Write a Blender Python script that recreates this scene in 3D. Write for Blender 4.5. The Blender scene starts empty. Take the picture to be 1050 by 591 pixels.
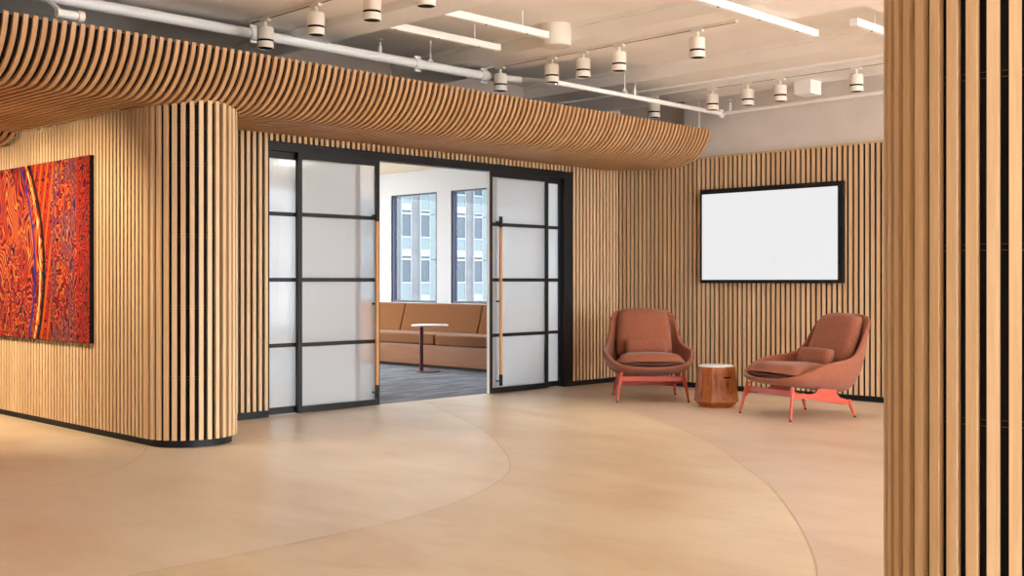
import bpy, bmesh, math, random
from mathutils import Vector, Matrix
random.seed(7)
PI = math.pi
SC = bpy.context.scene
COL = SC.collection

# ------------------------------------------------------------------ mesh helper
class MB:
    """collects vertices and faces of one mesh object"""
    def __init__(s):
        s.v = []; s.f = []; s.mi = []; s.m = 0
    def add(s, vs, fs):
        b = len(s.v)
        s.v += [tuple(p) for p in vs]
        for f in fs:
            s.f.append(tuple(b + i for i in f)); s.mi.append(s.m)
    def box(s, a, b):
        x0, y0, z0 = a; x1, y1, z1 = b
        s.add([(x0,y0,z0),(x1,y0,z0),(x1,y1,z0),(x0,y1,z0),(x0,y0,z1),(x1,y0,z1),(x1,y1,z1),(x0,y1,z1)],
              [(3,2,1,0),(4,5,6,7),(0,1,5,4),(1,2,6,5),(2,3,7,6),(3,0,4,7)])
    def obox(s, c, ax, ay, z0, z1):
        """box on a plan rectangle: centre c, half-axes ax, ay (2D)"""
        P = [(c[0]+i*ax[0]+j*ay[0], c[1]+i*ax[1]+j*ay[1]) for i, j in ((-1,-1),(1,-1),(1,1),(-1,1))]
        s.add([(p[0],p[1],z0) for p in P]+[(p[0],p[1],z1) for p in P],
              [(3,2,1,0),(4,5,6,7),(0,1,5,4),(1,2,6,5),(2,3,7,6),(3,0,4,7)])
    def tube(s, pts, r, n=10, cap=True):
        pts = [Vector(p) for p in pts]
        rs = r if isinstance(r, (list, tuple)) else [r]*len(pts)
        b = len(s.v); vs = []
        for i, p in enumerate(pts):
            t = (pts[min(i+1, len(pts)-1)] - pts[max(i-1, 0)]).normalized()
            up = Vector((0,0,1)) if abs(t.z) < .95 else Vector((1,0,0))
            a = t.cross(up).normalized(); c = a.cross(t).normalized()
            for k in range(n):
                q = 2*PI*k/n
                vs.append(p + (a*math.cos(q) + c*math.sin(q))*rs[i])
        fs = []
        for i in range(len(pts)-1):
            for k in range(n):
                k2 = (k+1) % n
                fs.append((i*n+k, i*n+k2, (i+1)*n+k2, (i+1)*n+k))
        if cap:
            fs.append(tuple(reversed(range(n)))); fs.append(tuple((len(pts)-1)*n+k for k in range(n)))
        s.add(vs, fs)
    def lathe(s, prof, n=24, c=(0,0), closed=True):
        """prof: (r, z) from bottom to top round a vertical axis"""
        vs = []; fs = []
        for r, z in prof:
            for k in range(n):
                q = 2*PI*k/n
                vs.append((c[0]+r*math.cos(q), c[1]+r*math.sin(q), z))
        for i in range(len(prof)-1):
            for k in range(n):
                k2 = (k+1) % n
                fs.append((i*n+k, i*n+k2, (i+1)*n+k2, (i+1)*n+k))
        if closed:
            fs.append(tuple(reversed(range(n)))); fs.append(tuple((len(prof)-1)*n+k for k in range(n)))
        s.add(vs, fs)
    def grid(s, rows, wrap=False):
        nr, nc = len(rows), len(rows[0])
        fs = []
        for i in range(nr-1):
            for j in range(nc if wrap else nc-1):
                j2 = (j+1) % nc
                fs.append((i*nc+j, i*nc+j2, (i+1)*nc+j2, (i+1)*nc+j))
        s.add([p for r in rows for p in r], fs)
    def prism(s, poly, axis, a, b):
        """polygon in the two axes other than axis, extruded from a to b"""
        n = len(poly)
        def P(p, t):
            return {'x': (t,p[0],p[1]), 'y': (p[0],t,p[1]), 'z': (p[0],p[1],t)}[axis]
        s.add([P(p,a) for p in poly]+[P(p,b) for p in poly],
              [tuple(reversed(range(n))), tuple(range(n,2*n))]+[(i,(i+1)%n,n+(i+1)%n,n+i) for i in range(n)])
    def build(s, name, mats, parent=None, smooth=None, bevel=None, subd=None, solid=None, loc=None):
        me = bpy.data.meshes.new(name)
        me.from_pydata(s.v, [], s.f)
        mats = mats if isinstance(mats, (list, tuple)) else [mats]
        for m in mats: me.materials.append(m)
        me.polygons.foreach_set('material_index', s.mi)
        bm = bmesh.new(); bm.from_mesh(me)
        bmesh.ops.recalc_face_normals(bm, faces=bm.faces)
        bm.to_mesh(me); bm.free()
        if smooth is not None:
            me.polygons.foreach_set('use_smooth', [True]*len(me.polygons))
            if smooth < 180: me.set_sharp_from_angle(angle=math.radians(smooth))
        me.update()
        o = bpy.data.objects.new(name, me); COL.objects.link(o)
        if parent: o.parent = parent
        if loc: o.location = loc
        if solid:
            m = o.modifiers.new('solid', 'SOLIDIFY'); m.thickness = solid; m.offset = -1
        if bevel:
            m = o.modifiers.new('bevel', 'BEVEL'); m.width = bevel; m.segments = 2; m.limit_method = 'ANGLE'; m.angle_limit = math.radians(40)
            m.harden_normals = False
        if subd:
            m = o.modifiers.new('subd', 'SUBSURF'); m.levels = subd; m.render_levels = subd
        return o

def tag(o, label=None, cat=None, group=None, kind=None):
    if label: o['label'] = label
    if cat: o['category'] = cat
    if group: o['group'] = group
    if kind: o['kind'] = kind
    return o
def struct(o, label=None, cat=None):
    o['kind'] = 'structure'
    return tag(o, label, cat)
def empty(name, loc, rz=0, label=None, cat=None, group=None):
    o = bpy.data.objects.new(name, None); COL.objects.link(o)
    o.location = loc; o.rotation_euler = (0,0,rz); o.empty_display_size = .1
    return tag(o, label, cat, group)
def copy_thing(root, loc=None, rz=None, label=None):
    r = root.copy(); COL.objects.link(r)
    if loc is not None: r.location = loc
    if rz is not None: r.rotation_euler = (0,0,rz)
    if label: r['label'] = label
    for ch in list(root.children):
        c = ch.copy(); COL.objects.link(c); c.parent = r
        for g in list(ch.children):
            d = g.copy(); COL.objects.link(d); d.parent = c
    return r

# ------------------------------------------------------------------ materials
def srgb(r, g, b):
    def c(v):
        v /= 255
        return v/12.92 if v <= .04045 else ((v+.055)/1.055)**2.4
    return (c(r), c(g), c(b), 1)
class Mat:
    def __init__(s, name, col=(.8,.8,.8,1), rough=.5, metal=0, spec=.5):
        s.m = bpy.data.materials.new(name); s.m.use_nodes = True
        s.nt = s.m.node_tree; s.N = s.nt.nodes; s.L = s.nt.links
        s.b = s.N['Principled BSDF']
        s.b.inputs['Base Color'].default_value = col
        s.b.inputs['Roughness'].default_value = rough
        s.b.inputs['Metallic'].default_value = metal
        s.b.inputs['Specular IOR Level'].default_value = spec
    def n(s, t, **kw):
        x = s.N.new(t)
        for k, v in kw.items(): setattr(x, k, v)
        return x
    def val(s, node, **kw):
        for k, v in kw.items(): node.inputs[k].default_value = v
        return node
    def l(s, a, b): s.L.new(a, b)
    def coords(s, scale, kind='Object'):
        t = s.n('ShaderNodeTexCoord'); m = s.n('ShaderNodeMapping')
        m.inputs['Scale'].default_value = scale
        s.l(t.outputs[kind], m.inputs['Vector']); return m.outputs['Vector']
    def noise(s, vec, scale=5, detail=4, rough=.5, dist=0):
        x = s.n('ShaderNodeTexNoise')
        s.val(x, Scale=scale, Detail=detail, Roughness=rough, Distortion=dist)
        s.l(vec, x.inputs['Vector']); return x.outputs['Fac']
    def ramp(s, fac, stops, interp='LINEAR'):
        x = s.n('ShaderNodeValToRGB'); e = x.color_ramp.elements; x.color_ramp.interpolation = interp
        while len(e) < len(stops): e.new(.5)
        for i, (p, c) in enumerate(stops): e[i].position = p; e[i].color = c
        s.l(fac, x.inputs['Fac']); return x.outputs['Color']
    def math(s, op, a, b=None, c=None):
        x = s.n('ShaderNodeMath', operation=op)
        for i, v in enumerate((a, b, c)):
            if v is None: continue
            if isinstance(v, (int, float)): x.inputs[i].default_value = v
            else: s.l(v, x.inputs[i])
        return x.outputs[0]
    def mix(s, fac, a, b, blend='MIX'):
        x = s.n('ShaderNodeMix', data_type='RGBA', blend_type=blend)
        for sock, v in ((x.inputs[0], fac), (x.inputs[6], a), (x.inputs[7], b)):
            if isinstance(v, (int, float, tuple)): sock.default_value = v
            else: s.l(v, sock)
        return x.outputs[2]
    def bump(s, h, strength=.3, dist=.002):
        x = s.n('ShaderNodeBump'); s.val(x, Strength=strength, Distance=dist)
        s.l(h, x.inputs['Height']); s.l(x.outputs['Normal'], s.b.inputs['Normal'])
    def color(s, c): s.l(c, s.b.inputs['Base Color'])

def wood(name, lo, mid, hi, scale=(14,14,.7), rough=.45, var=.25):
    M = Mat(name, rough=rough, spec=.3)
    g = M.n('ShaderNodeNewGeometry')
    rnd = g.outputs['Random Per Island']
    v = M.coords(scale)
    off = M.n('ShaderNodeVectorMath', operation='ADD'); M.l(v, off.inputs[0])
    mul = M.math('MULTIPLY', rnd, 37.0)
    M.l(mul, off.inputs[1])
    f1 = M.noise(off.outputs[0], 3, 5, .6, .6)
    f2 = M.noise(off.outputs[0], 11, 3, .6)
    f = M.math('MULTIPLY_ADD', f2, .35, M.math('MULTIPLY', f1, .65))
    f = M.math('MULTIPLY_ADD', M.math('SUBTRACT', rnd, .5), var, f)
    M.color(M.ramp(f, [(.25, lo), (.5, mid), (.75, hi)]))
    M.bump(f2, .12, .001)
    return M.m
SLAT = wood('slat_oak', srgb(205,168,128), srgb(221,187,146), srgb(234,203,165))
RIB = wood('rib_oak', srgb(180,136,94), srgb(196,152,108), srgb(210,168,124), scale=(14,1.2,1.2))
BLACK = Mat('black_backing', (.006,.006,.007,1), .8, spec=.2).m
PLINTH = Mat('black_plinth', (.008,.009,.011,1), .5, spec=.3).m
STEEL = Mat('black_steel', (.009,.010,.011,1), .42, spec=.4).m
WIRE = Mat('tan_strap', srgb(84,66,48), .6).m
PAINT = Mat('cream_ceiling_paint', srgb(232,214,196), .85, spec=.2)
_f = PAINT.noise(PAINT.coords((1,1,1)), 2.5, 5); PAINT.color(PAINT.ramp(_f, [(.3, srgb(244,238,230)), (.7, srgb(250,245,238))])); PAINT = PAINT.m
WHITEP = Mat('white_enamel', srgb(250,249,247), .4).m
LAMPW = Mat('lamp_white', srgb(238,230,218), .45).m
GREYW = Mat('grey_upper_wall', srgb(196,186,178), .85, spec=.2)
_f = GREYW.noise(GREYW.coords((1,1,1)), 3, 5); GREYW.color(GREYW.ramp(_f, [(.3, srgb(220,212,206)), (.7, srgb(230,223,217))])); GREYW = GREYW.m
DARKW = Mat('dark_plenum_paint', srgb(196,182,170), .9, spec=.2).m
CAP = Mat('tan_cap', srgb(206,176,132), .5).m
ROOMW = Mat('white_room_paint', srgb(206,208,210), .8, spec=.2).m
ROOMC = Mat('cream_room_ceiling', srgb(206,188,160), .8, spec=.2).m

def floor_mat(name, a, b, c):
    M = Mat(name, rough=.3, spec=.45)
    v = M.coords((.5, 1.0, 1)); v2 = M.coords((1,1,1))
    rot = M.n('ShaderNodeMapping'); rot.inputs['Rotation'].default_value = (0,0,math.radians(45)); rot.inputs['Scale'].default_value = (1.25,.55,1)
    M.l(v2, rot.inputs['Vector'])
    f1 = M.noise(rot.outputs['Vector'], 1.5, 6, .6, .6)
    f2 = M.noise(rot.outputs['Vector'], 9, 5, .65, .3)
    f = M.math('MULTIPLY_ADD', f2, .25, M.math('MULTIPLY', f1, .75))
    M.color(M.ramp(f, [(.30, a), (.5, b), (.70, c)]))
    r = M.math('MULTIPLY_ADD', f2, .14, .27); M.l(r, M.b.inputs['Roughness'])
    M.bump(f2, .05, .001)
    return M.m
FLOOR = floor_mat('tan_floor', srgb(203,174,144), srgb(217,196,166), srgb(226,211,184))
FLOOR2 = floor_mat('pale_tan_floor', srgb(210,188,163), srgb(222,206,184), srgb(231,218,198))
FLOOR3 = floor_mat('rosy_tan_floor', srgb(196,168,144), srgb(209,186,164), srgb(218,199,178))
GROOVE = Mat('floor_joint', srgb(190,166,138), .5).m

def carpet():
    M = Mat('grey_carpet', rough=.95, spec=.1)
    v = M.coords((1.2, 7, 1)); v2 = M.coords((1,1,1))
    f1 = M.noise(v, 1.4, 4, .6, .5); f2 = M.noise(v2, 160, 3)
    f = M.math('MULTIPLY_ADD', f2, .3, M.math('MULTIPLY', f1, .7))
    M.color(M.ramp(f, [(.33, srgb(74,75,82)), (.5, srgb(118,119,126)), (.68, srgb(160,161,167))]))
    M.bump(f2, .5, .004); return M.m
CARPET = carpet()

def reeded_glass():
    M = Mat('reeded_glass', rough=.3)
    N = M.N; out = N['Material Output']
    wv = M.n('ShaderNodeTexWave', wave_type='BANDS', bands_direction='X', wave_profile='SIN')
    M.val(wv, Scale=12.0, Distortion=0.0)
    M.l(M.coords((1,1,1)), wv.inputs['Vector'])
    nz = M.noise(M.coords((9,1,.02)), 1.5, 3)
    bump = M.n('ShaderNodeBump'); M.val(bump, Strength=.5, Distance=.004); M.l(wv.outputs['Fac'], bump.inputs['Height'])
    ref = M.n('ShaderNodeBsdfRefraction'); M.val(ref, Roughness=.30, IOR=1.05); ref.inputs['Color'].default_value = (.86,.88,.89,1)
    M.l(bump.outputs['Normal'], ref.inputs['Normal'])
    tr = M.n('ShaderNodeBsdfTranslucent'); tr.inputs['Color'].default_value = (.93,.95,.96,1)
    df = M.n('ShaderNodeBsdfDiffuse'); df.inputs['Color'].default_value = (.80,.82,.83,1)
    M.l(bump.outputs['Normal'], df.inputs['Normal'])
    gl = M.n('ShaderNodeBsdfGlossy'); M.val(gl, Roughness=.18)
    m1 = M.n('ShaderNodeMixShader'); m1.inputs[0].default_value = .30; M.l(ref.outputs[0], m1.inputs[1]); M.l(tr.outputs[0], m1.inputs[2])
    m2 = M.n('ShaderNodeMixShader'); M.l(M.math('MULTIPLY_ADD', nz, .22, .14), m2.inputs[0]); M.l(m1.outputs[0], m2.inputs[1]); M.l(df.outputs[0], m2.inputs[2])
    m3 = M.n('ShaderNodeMixShader'); m3.inputs[0].default_value = .05; M.l(m2.outputs[0], m3.inputs[1]); M.l(gl.outputs[0], m3.inputs[2])
    M.l(m3.outputs[0], out.inputs['Surface'])
    return M.m
REED = reeded_glass()
def clear_glass():
    M = Mat('clear_glass'); out = M.N['Material Output']
    t = M.n('ShaderNodeBsdfTransparent'); t.inputs['Color'].default_value = (.56,.60,.62,1)
    g = M.n('ShaderNodeBsdfGlossy'); M.val(g, Roughness=.02)
    m = M.n('ShaderNodeMixShader'); m.inputs[0].default_value = .012
    M.l(t.outputs[0], m.inputs[1]); M.l(g.outputs[0], m.inputs[2]); M.l(m.outputs[0], out.inputs['Surface'])
    return M.m
CLEAR = clear_glass()
def hazy_glass():
    M = Mat('hazy_glass'); out = M.N['Material Output']
    t = M.n('ShaderNodeBsdfRefraction'); M.val(t, Roughness=.30, IOR=1.04); t.inputs['Color'].default_value = (.93,.94,.95,1)
    d = M.n('ShaderNodeBsdfDiffuse'); d.inputs['Color'].default_value = (.8,.82,.83,1)
    g = M.n('ShaderNodeBsdfGlossy'); M.val(g, Roughness=.06)
    m = M.n('ShaderNodeMixShader'); M.l(M.math('MULTIPLY_ADD', M.noise(M.coords((7,1,.05)), 2, 3), .20, .16), m.inputs[0])
    M.l(t.outputs[0], m.inputs[1]); M.l(d.outputs[0], m.inputs[2])
    m2 = M.n('ShaderNodeMixShader'); m2.inputs[0].default_value = .05; M.l(m.outputs[0], m2.inputs[1]); M.l(g.outputs[0], m2.inputs[2])
    M.l(m2.outputs[0], out.inputs['Surface']); return M.m
HAZE = hazy_glass()

def fabric(name, a, b, scale=260, rough=.95):
    M = Mat(name, rough=rough, spec=.15)
    v = M.coords((1,1,1))
    w1 = M.noise(v, scale, 3, .7); w2 = M.noise(M.coords((1,1,3)), scale*.22, 4, .7)
    f = M.math('MULTIPLY_ADD', w1, .5, M.math('MULTIPLY', w2, .5))
    M.color(M.ramp(f, [(.36, a), (.64, b)])); M.bump(w1, .35, .002)
    M.b.inputs['Sheen Weight'].default_value = .15; M.b.inputs['Sheen Roughness'].default_value = .5
    return M.m
RUST = fabric('rust_tweed', srgb(124,68,48), srgb(172,108,82))
CORAL = Mat('coral_steel', srgb(190,76,54), .38, spec=.4).m
TANL = fabric('tan_upholstery', srgb(112,66,20), srgb(126,76,26), 500, .8)
RUBBER = Mat('black_rubber', (.01,.01,.01,1), .7).m
HWOOD = wood('handle_oak', srgb(196,140,86), srgb(210,156,100), srgb(222,172,118), var=.05)
BENCHW = wood('bench_oak', srgb(122,72,34), srgb(136,84,40), srgb(148,96,48), scale=(3,1,12), var=.05)
MAROON = Mat('maroon_steel', srgb(92,40,38), .4).m
TTOP = Mat('table_laminate', srgb(226,214,208), .35).m
MARBLE = Mat('white_stone_top', srgb(232,234,236), .3).m
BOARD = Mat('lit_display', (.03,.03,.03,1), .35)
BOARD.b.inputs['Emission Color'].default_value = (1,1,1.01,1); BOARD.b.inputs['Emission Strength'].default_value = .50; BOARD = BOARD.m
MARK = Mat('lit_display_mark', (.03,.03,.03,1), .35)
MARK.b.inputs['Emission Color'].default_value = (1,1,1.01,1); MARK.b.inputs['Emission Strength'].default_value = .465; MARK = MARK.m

def stump_mat():
    M = Mat('stump_wood', rough=.5, spec=.4)
    v = M.coords((9,9,1.6))
    f1 = M.noise(v, 1.6, 6, .65, 1.2); f2 = M.noise(M.coords((40,40,3)), 2, 4, .6)
    f = M.math('MULTIPLY_ADD', f2, .3, M.math('MULTIPLY', f1, .7))
    M.color(M.ramp(f, [(.34, srgb(50,22,8)), (.42, srgb(130,68,26)), (.5, srgb(176,100,44)), (.58, srgb(138,72,28)), (.68, srgb(200,126,64))]))
    M.bump(f1, .35, .006); return M.m
STUMP = stump_mat()

def art_mat():
    M = Mat('painting_canvas', rough=.6, spec=.3)
    tc = M.n('ShaderNodeTexCoord'); sep = M.n('ShaderNodeSeparateXYZ'); M.l(tc.outputs['Object'], sep.inputs[0])
    y, z = sep.outputs['Y'], sep.outputs['Z']
    v = M.coords((1, 1, .55))
    def warp(vec, scale, amt):
        nz = M.n('ShaderNodeTexNoise'); M.val(nz, Scale=scale, Detail=2.0); M.l(vec, nz.inputs['Vector'])
        s = M.n('ShaderNodeVectorMath', operation='SUBTRACT'); M.l(nz.outputs['Color'], s.inputs[0]); s.inputs[1].default_value = (.5,.5,.5)
        m = M.n('ShaderNodeVectorMath', operation='SCALE'); M.l(s.outputs[0], m.inputs[0]); m.inputs['Scale'].default_value = amt
        a = M.n('ShaderNodeVectorMath', operation='ADD'); M.l(vec, a.inputs[0]); M.l(m.outputs[0], a.inputs[1]); return a.outputs[0]
    wv = warp(v, 2.2, .55)
    # contour lines of a smooth field: flowing concentric bands
    f1 = M.noise(wv, 3.2, 1, .5)
    bands = M.math('FRACT', M.math('MULTIPLY', f1, 24))
    flow = M.ramp(bands, [(0, srgb(40,8,40)), (.14, srgb(120,8,26)), (.34, srgb(176,16,22)), (.5, srgb(206,62,10)), (.60, srgb(226,132,20)), (.68, srgb(168,14,24)), (.86, srgb(80,6,40)), (1, srgb(18,8,44))])
    flow2 = M.ramp(bands, [(0, srgb(30,10,60)), (.18, srgb(190,40,16)), (.36, srgb(226,110,16)), (.5, srgb(240,176,50)), (.58, srgb(120,10,40)), (.74, srgb(210,70,14)), (.88, srgb(60,8,44)), (1, srgb(20,8,50))])
    big = M.ramp(M.noise(M.coords((1,1.3,.6)), 3.4, 2), [(.42, (0,0,0,1)), (.50, (1,1,1,1))])
    flow = M.mix(big, flow, flow2)
    # cells with rings, like dots with outlines
    vo = M.n('ShaderNodeTexVoronoi', feature='F1'); M.val(vo, Scale=21.0, Randomness=.9); M.l(warp(v, 6, .1), vo.inputs['Vector'])
    d = vo.outputs['Distance']
    rings = M.ramp(d, [(0, srgb(236,160,40)), (.10, srgb(200,60,12)), (.2, srgb(22,10,56)), (.32, srgb(190,32,16)), (.46, srgb(228,130,30)), (.54, srgb(18,8,40)), (.66, srgb(140,10,30))], 'CONSTANT')
    # long bands by distance from the right-hand edge
    wob = M.math('MULTIPLY_ADD', M.math('SUBTRACT', M.noise(M.coords((1,1,.5)), 2.4, 2), .5), .22, y)
    f2 = M.noise(warp(M.coords((1,2.4,.9)), 5, .25), 4, 1)
    fine = M.ramp(M.math('FRACT', M.math('MULTIPLY', f2, 18)), [(0, srgb(26,12,70)), (.22, srgb(84,8,44)), (.42, srgb(176,22,18)), (.6, srgb(216,92,14)), (.75, srgb(240,170,40)), (.88, srgb(36,20,90))])
    red = M.ramp(M.math('FRACT', M.math('MULTIPLY', M.noise(M.coords((1,1.6,1)), 6, 1), 13)), [(0, srgb(164,14,22)), (.45, srgb(196,40,14)), (.62, srgb(206,90,16)), (.75, srgb(120,8,34)), (.88, srgb(16,8,26))])
    cell_mask = M.math('GREATER_THAN', M.noise(M.coords((1,1,.6)), 2.6, 1), M.math('MULTIPLY_ADD', z, .18, .50))
    c = M.mix(cell_mask, flow, rings)
    def rng(src, a, b):
        return M.math('MULTIPLY', M.math('GREATER_THAN', src, a), M.math('LESS_THAN', src, b))
    c = M.mix(M.math('MULTIPLY', rng(wob, .66, 1.3), M.math('LESS_THAN', M.math('MULTIPLY_ADD', M.math('POWER', M.math('ABSOLUTE', M.math('ADD', z, .15)), 2.0), -.40, M.math('SUBTRACT', y, .80)), 0.0)), c, M.mix(M.math('LESS_THAN', M.math('FRACT', M.math('MULTIPLY_ADD', y, 9.0, M.math('MULTIPLY', z, 2.2))), .3), red, srgb(206,96,18)))
    c = M.mix(rng(wob, .24, .68), c, M.mix(.30, fine, srgb(40,14,84)))
    c = M.mix(M.math('MULTIPLY', rng(wob, .34, .62), M.math('GREATER_THAN', M.noise(v, 7, 0), .48)), c, rings)
    c = M.mix(rng(y, -.1, .22), c, red)
    c = M.mix(M.math('MULTIPLY', rng(y, .03, .18), M.math('LESS_THAN', M.math('ABSOLUTE', M.math('SUBTRACT', M.math('FRACT', M.math('MULTIPLY', M.noise(M.coords((1,1.5,1)), 7, 0), 6)), .5)), .10)), c, srgb(20,12,34))
    # curved dark and pale strokes sweeping down the middle
    arc = M.math('SUBTRACT', y, M.math('MULTIPLY_ADD', M.math('POWER', M.math('ABSOLUTE', M.math('ADD', z, .15)), 2.0), .40, .80))
    c = M.mix(rng(arc, -.022, .022), c, srgb(16,10,20))
    c = M.mix(rng(arc, .05, .085), c, M.ramp(bands, [(0, srgb(252,206,90)), (.5, srgb(250,230,170)), (.6, srgb(240,120,30))]))
    c = M.mix(rng(arc, .16, .19), c, srgb(40,44,150))
    M.color(M.mix(1.0, c, (.72,.66,.70,1), 'MULTIPLY'))
    M.bump(M.noise(M.coords((1,1,1)), 90, 2), .2, .002)
    return M.m
ART = art_mat()

# ------------------------------------------------------------------ layout numbers (metres; X along the door wall, Y into the building)
YD = 8.03          # door wall, slat face
XR = 9.92          # right slatted wall, slat face
XL = 3.73          # painting wall, slat face
PITCH = .0575
SW, SD = .0300, .022     # slat width, depth
ZS0, ZS1 = .055, 2.42
NOSE = (4.06, 7.20); NR = .33
S0, SL, Z0 = .98, 1.41, 2.354     # soffit: start of its curve and lip, measured out from the door wall
RAD = .436; PHI = math.asin((SL-S0)/RAD)
def soffit_z(y):
    q = max(0, YD-S0-y)/RAD
    return Z0+RAD*(1-math.sqrt(max(0, 1-q*q)))

def slat(mb, p, t, nrm, z0, z1, w=SW, d=SD):
    """p: point on the face line, t along the wall, nrm outward"""
    c = (p[0]-nrm[0]*d/2, p[1]-nrm[1]*d/2)
    mb.obox(c, (t[0]*w/2, t[1]*w/2), (nrm[0]*d/2, nrm[1]*d/2), z0, z1)

# ------------------------------------------------------------------ floor
m = MB(); m.box((-4,-5,-.12),(10.1,8.13,0)); m.box((-4,8.13,-.12),(4.45,14.2,0))
struct(m.build('floor', FLOOR))
m = MB(); m.box((4.45,8.13,-.12),(10.42,14.1,.002))
struct(m.build('floor_carpet', CARPET))

def catmull(pts, n=10):
    P = [pts[0]]+list(pts)+[pts[-1]]; out = []
    for i in range(1, len(P)-2):
        a,b,c,d = P[i-1],P[i],P[i+1],P[i+2]
        for k in range(n):
            t = k/n
            out.append(tuple(.5*((2*b[j])+(-a[j]+c[j])*t+(2*a[j]-5*b[j]+4*c[j]-d[j])*t*t+(-a[j]+3*b[j]-3*c[j]+d[j])*t**3) for j in (0,1)))
    out.append(pts[-1]); return out
def ribbon(mb, pts, w, z):
    rows = []
    for i, p in enumerate(pts):
        q = pts[min(i+1,len(pts)-1)]; r = pts[max(i-1,0)]
        t = Vector((q[0]-r[0], q[1]-r[1])).normalized(); n = Vector((-t.y, t.x))
        rows.append([(p[0]+n.x*w/2, p[1]+n.y*w/2, z), (p[0]-n.x*w/2, p[1]-n.y*w/2, z)])
    mb.grid(rows)
A1 = catmull([(7.0,8.02),(6.51,7.15),(5.98,6.19),(5.46,5.47),(4.96,4.88),(4.55,4.55),(4.07,4.31),(3.59,4.16),(3.2,4.11),(2.5,4.09),(2.09,4.10),(.8,4.15)])
A2 = catmull([(8.32,7.9),(8.28,7.59),(8.11,6.98),(7.72,6.11),(7.08,5.12),(6.47,4.35),(5.95,3.83),(5.43,3.31),(4.85,2.83),(4.38,2.48),(3.93,2.19),(3.0,1.7)])
A3 = catmull([(1.4,6.2),(2.36,6.18),(2.73,6.25),(3.13,6.46),(3.43,6.75),(3.72,7.16)])
m = MB(); m.add([(p[0],p[1],.0006) for p in A1]+[(.8,8.02,.0006)], [tuple(range(len(A1)+1))])
struct(m.build('floor_inlay', FLOOR2))
m = MB(); m.add([(p[0],p[1],.0005) for p in A2]+[(3.0,-2.0,.0005),(XR-.01,-2.0,.0005),(XR-.01,7.95,.0005)], [tuple(range(len(A2)+3))])
struct(m.build('floor_inlay', FLOOR3))
for i, (A, w) in enumerate(((A1,.0045),(A2,.005),(A3,.005))):
    m = MB(); ribbon(m, A, w, .0012); struct(m.build('trim_%d' % (i+1), GROOVE))

# ------------------------------------------------------------------ painting wall with its rounded end (one continuous slatted wall)
def nose_path(x0, x1, yfar, ynear_c, r, n=40):
    cx = (x0+x1)/2
    pts = [(x0, yfar), (x0, ynear_c)]
    for k in range(1, n):
        a = PI + PI*k/n
        pts.append((cx+r*math.cos(a), ynear_c+r*math.sin(a)))
    pts += [(x1, ynear_c)]
    return pts
m = MB()
y = NOSE[1]+.03
while y < 13.6:
    slat(m, (XL, y), (0,1), (-1,0), ZS0, 2.40); y += .0555
NSL = 17
for k in range(NSL+1):
    a = PI + PI*k/NSL
    nr = (math.cos(a), math.sin(a))
    slat(m, (NOSE[0]+NR*nr[0], NOSE[1]+NR*nr[1]), (-nr[1],nr[0]), nr, ZS0, soffit_z(NOSE[1]+NR*nr[1])+.004)
y = NOSE[1]+.06
while y < YD-.02:
    slat(m, (NOSE[0]+NR, y), (0,1), (1,0), ZS0, 2.40); y += PITCH
# backing
m.m = 1
rb = NR-SD-.002
bp = nose_path(NOSE[0]-rb, NOSE[0]+rb, 13.6, NOSE[1], rb)
bp = bp + [(NOSE[0]+rb, YD+.05), (NOSE[0]+rb, 13.6)]
m.prism(bp, 'z', .06, 2.36)
m.m = 2
for zr in (.47, .96, 1.45, 1.94, 2.2):
    ring = [(NOSE[0]+(rb+.003)*math.cos(PI+PI*k/30), NOSE[1]+(rb+.003)*math.sin(PI+PI*k/30), zr) for k in range(31)]
    m.tube(ring, .0016, 5); m.tube([(p[0],p[1],p[2]+.02) for p in ring], .0014, 5)
struct(m.build('wall_left', [SLAT, BLACK, WIRE]))
m = MB()
rp = .292
m.prism(nose_path(NOSE[0]-rp, NOSE[0]+rp, 13.6, NOSE[1], rp)+[(NOSE[0]+rp, YD+.06), (NOSE[0]+rp, 13.6)], 'z', 0, .062)
struct(m.build('baseboard_left', PLINTH))

# ------------------------------------------------------------------ door wall
X0, X1 = 5.257, 9.14       # outer edges of the door frame
ZH0, ZH1 = 2.255, 2.333    # header
m = MB()
x = NOSE[0]+NR+.045
while x < X0-.012:
    slat(m, (x, YD), (1,0), (0,-1), ZS0, 2.44); x += PITCH
x = X0+.035
while x < X1:
    slat(m, (x, YD), (1,0), (0,-1), ZH1, 2.44); x += PITCH
slat(m, (XR-.017, YD), (1,0), (0,-1), ZS0, 2.44)
x = X1+.02
while x < XR-.05:
    slat(m, (x, YD), (1,0), (0,-1), ZS0, 2.44); x += PITCH
m.m = 1
yb = YD+SD+.001
m.box((NOSE[0]+NR-.03, yb, .0), (X0, yb+.10, 2.44))
m.box((X0, yb, ZH1), (X1, yb+.10, 2.44))
m.box((X1, yb, 0), (XR+.1, yb+.10, 2.44))
struct(m.build('wall_back', [SLAT, BLACK]))
m = MB(); m.box((NOSE[0]+NR-.02, YD-.012, 0), (X0, YD+.03, .058)); m.box((X1, YD-.002, 0), (XR, YD+.03, .05))
struct(m.build('baseboard_back', PLINTH))
# upper wall above the soffit
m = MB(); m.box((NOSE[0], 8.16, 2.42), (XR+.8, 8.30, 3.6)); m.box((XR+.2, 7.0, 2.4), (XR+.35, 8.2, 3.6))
struct(m.build('wall_upper', DARKW))

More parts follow.
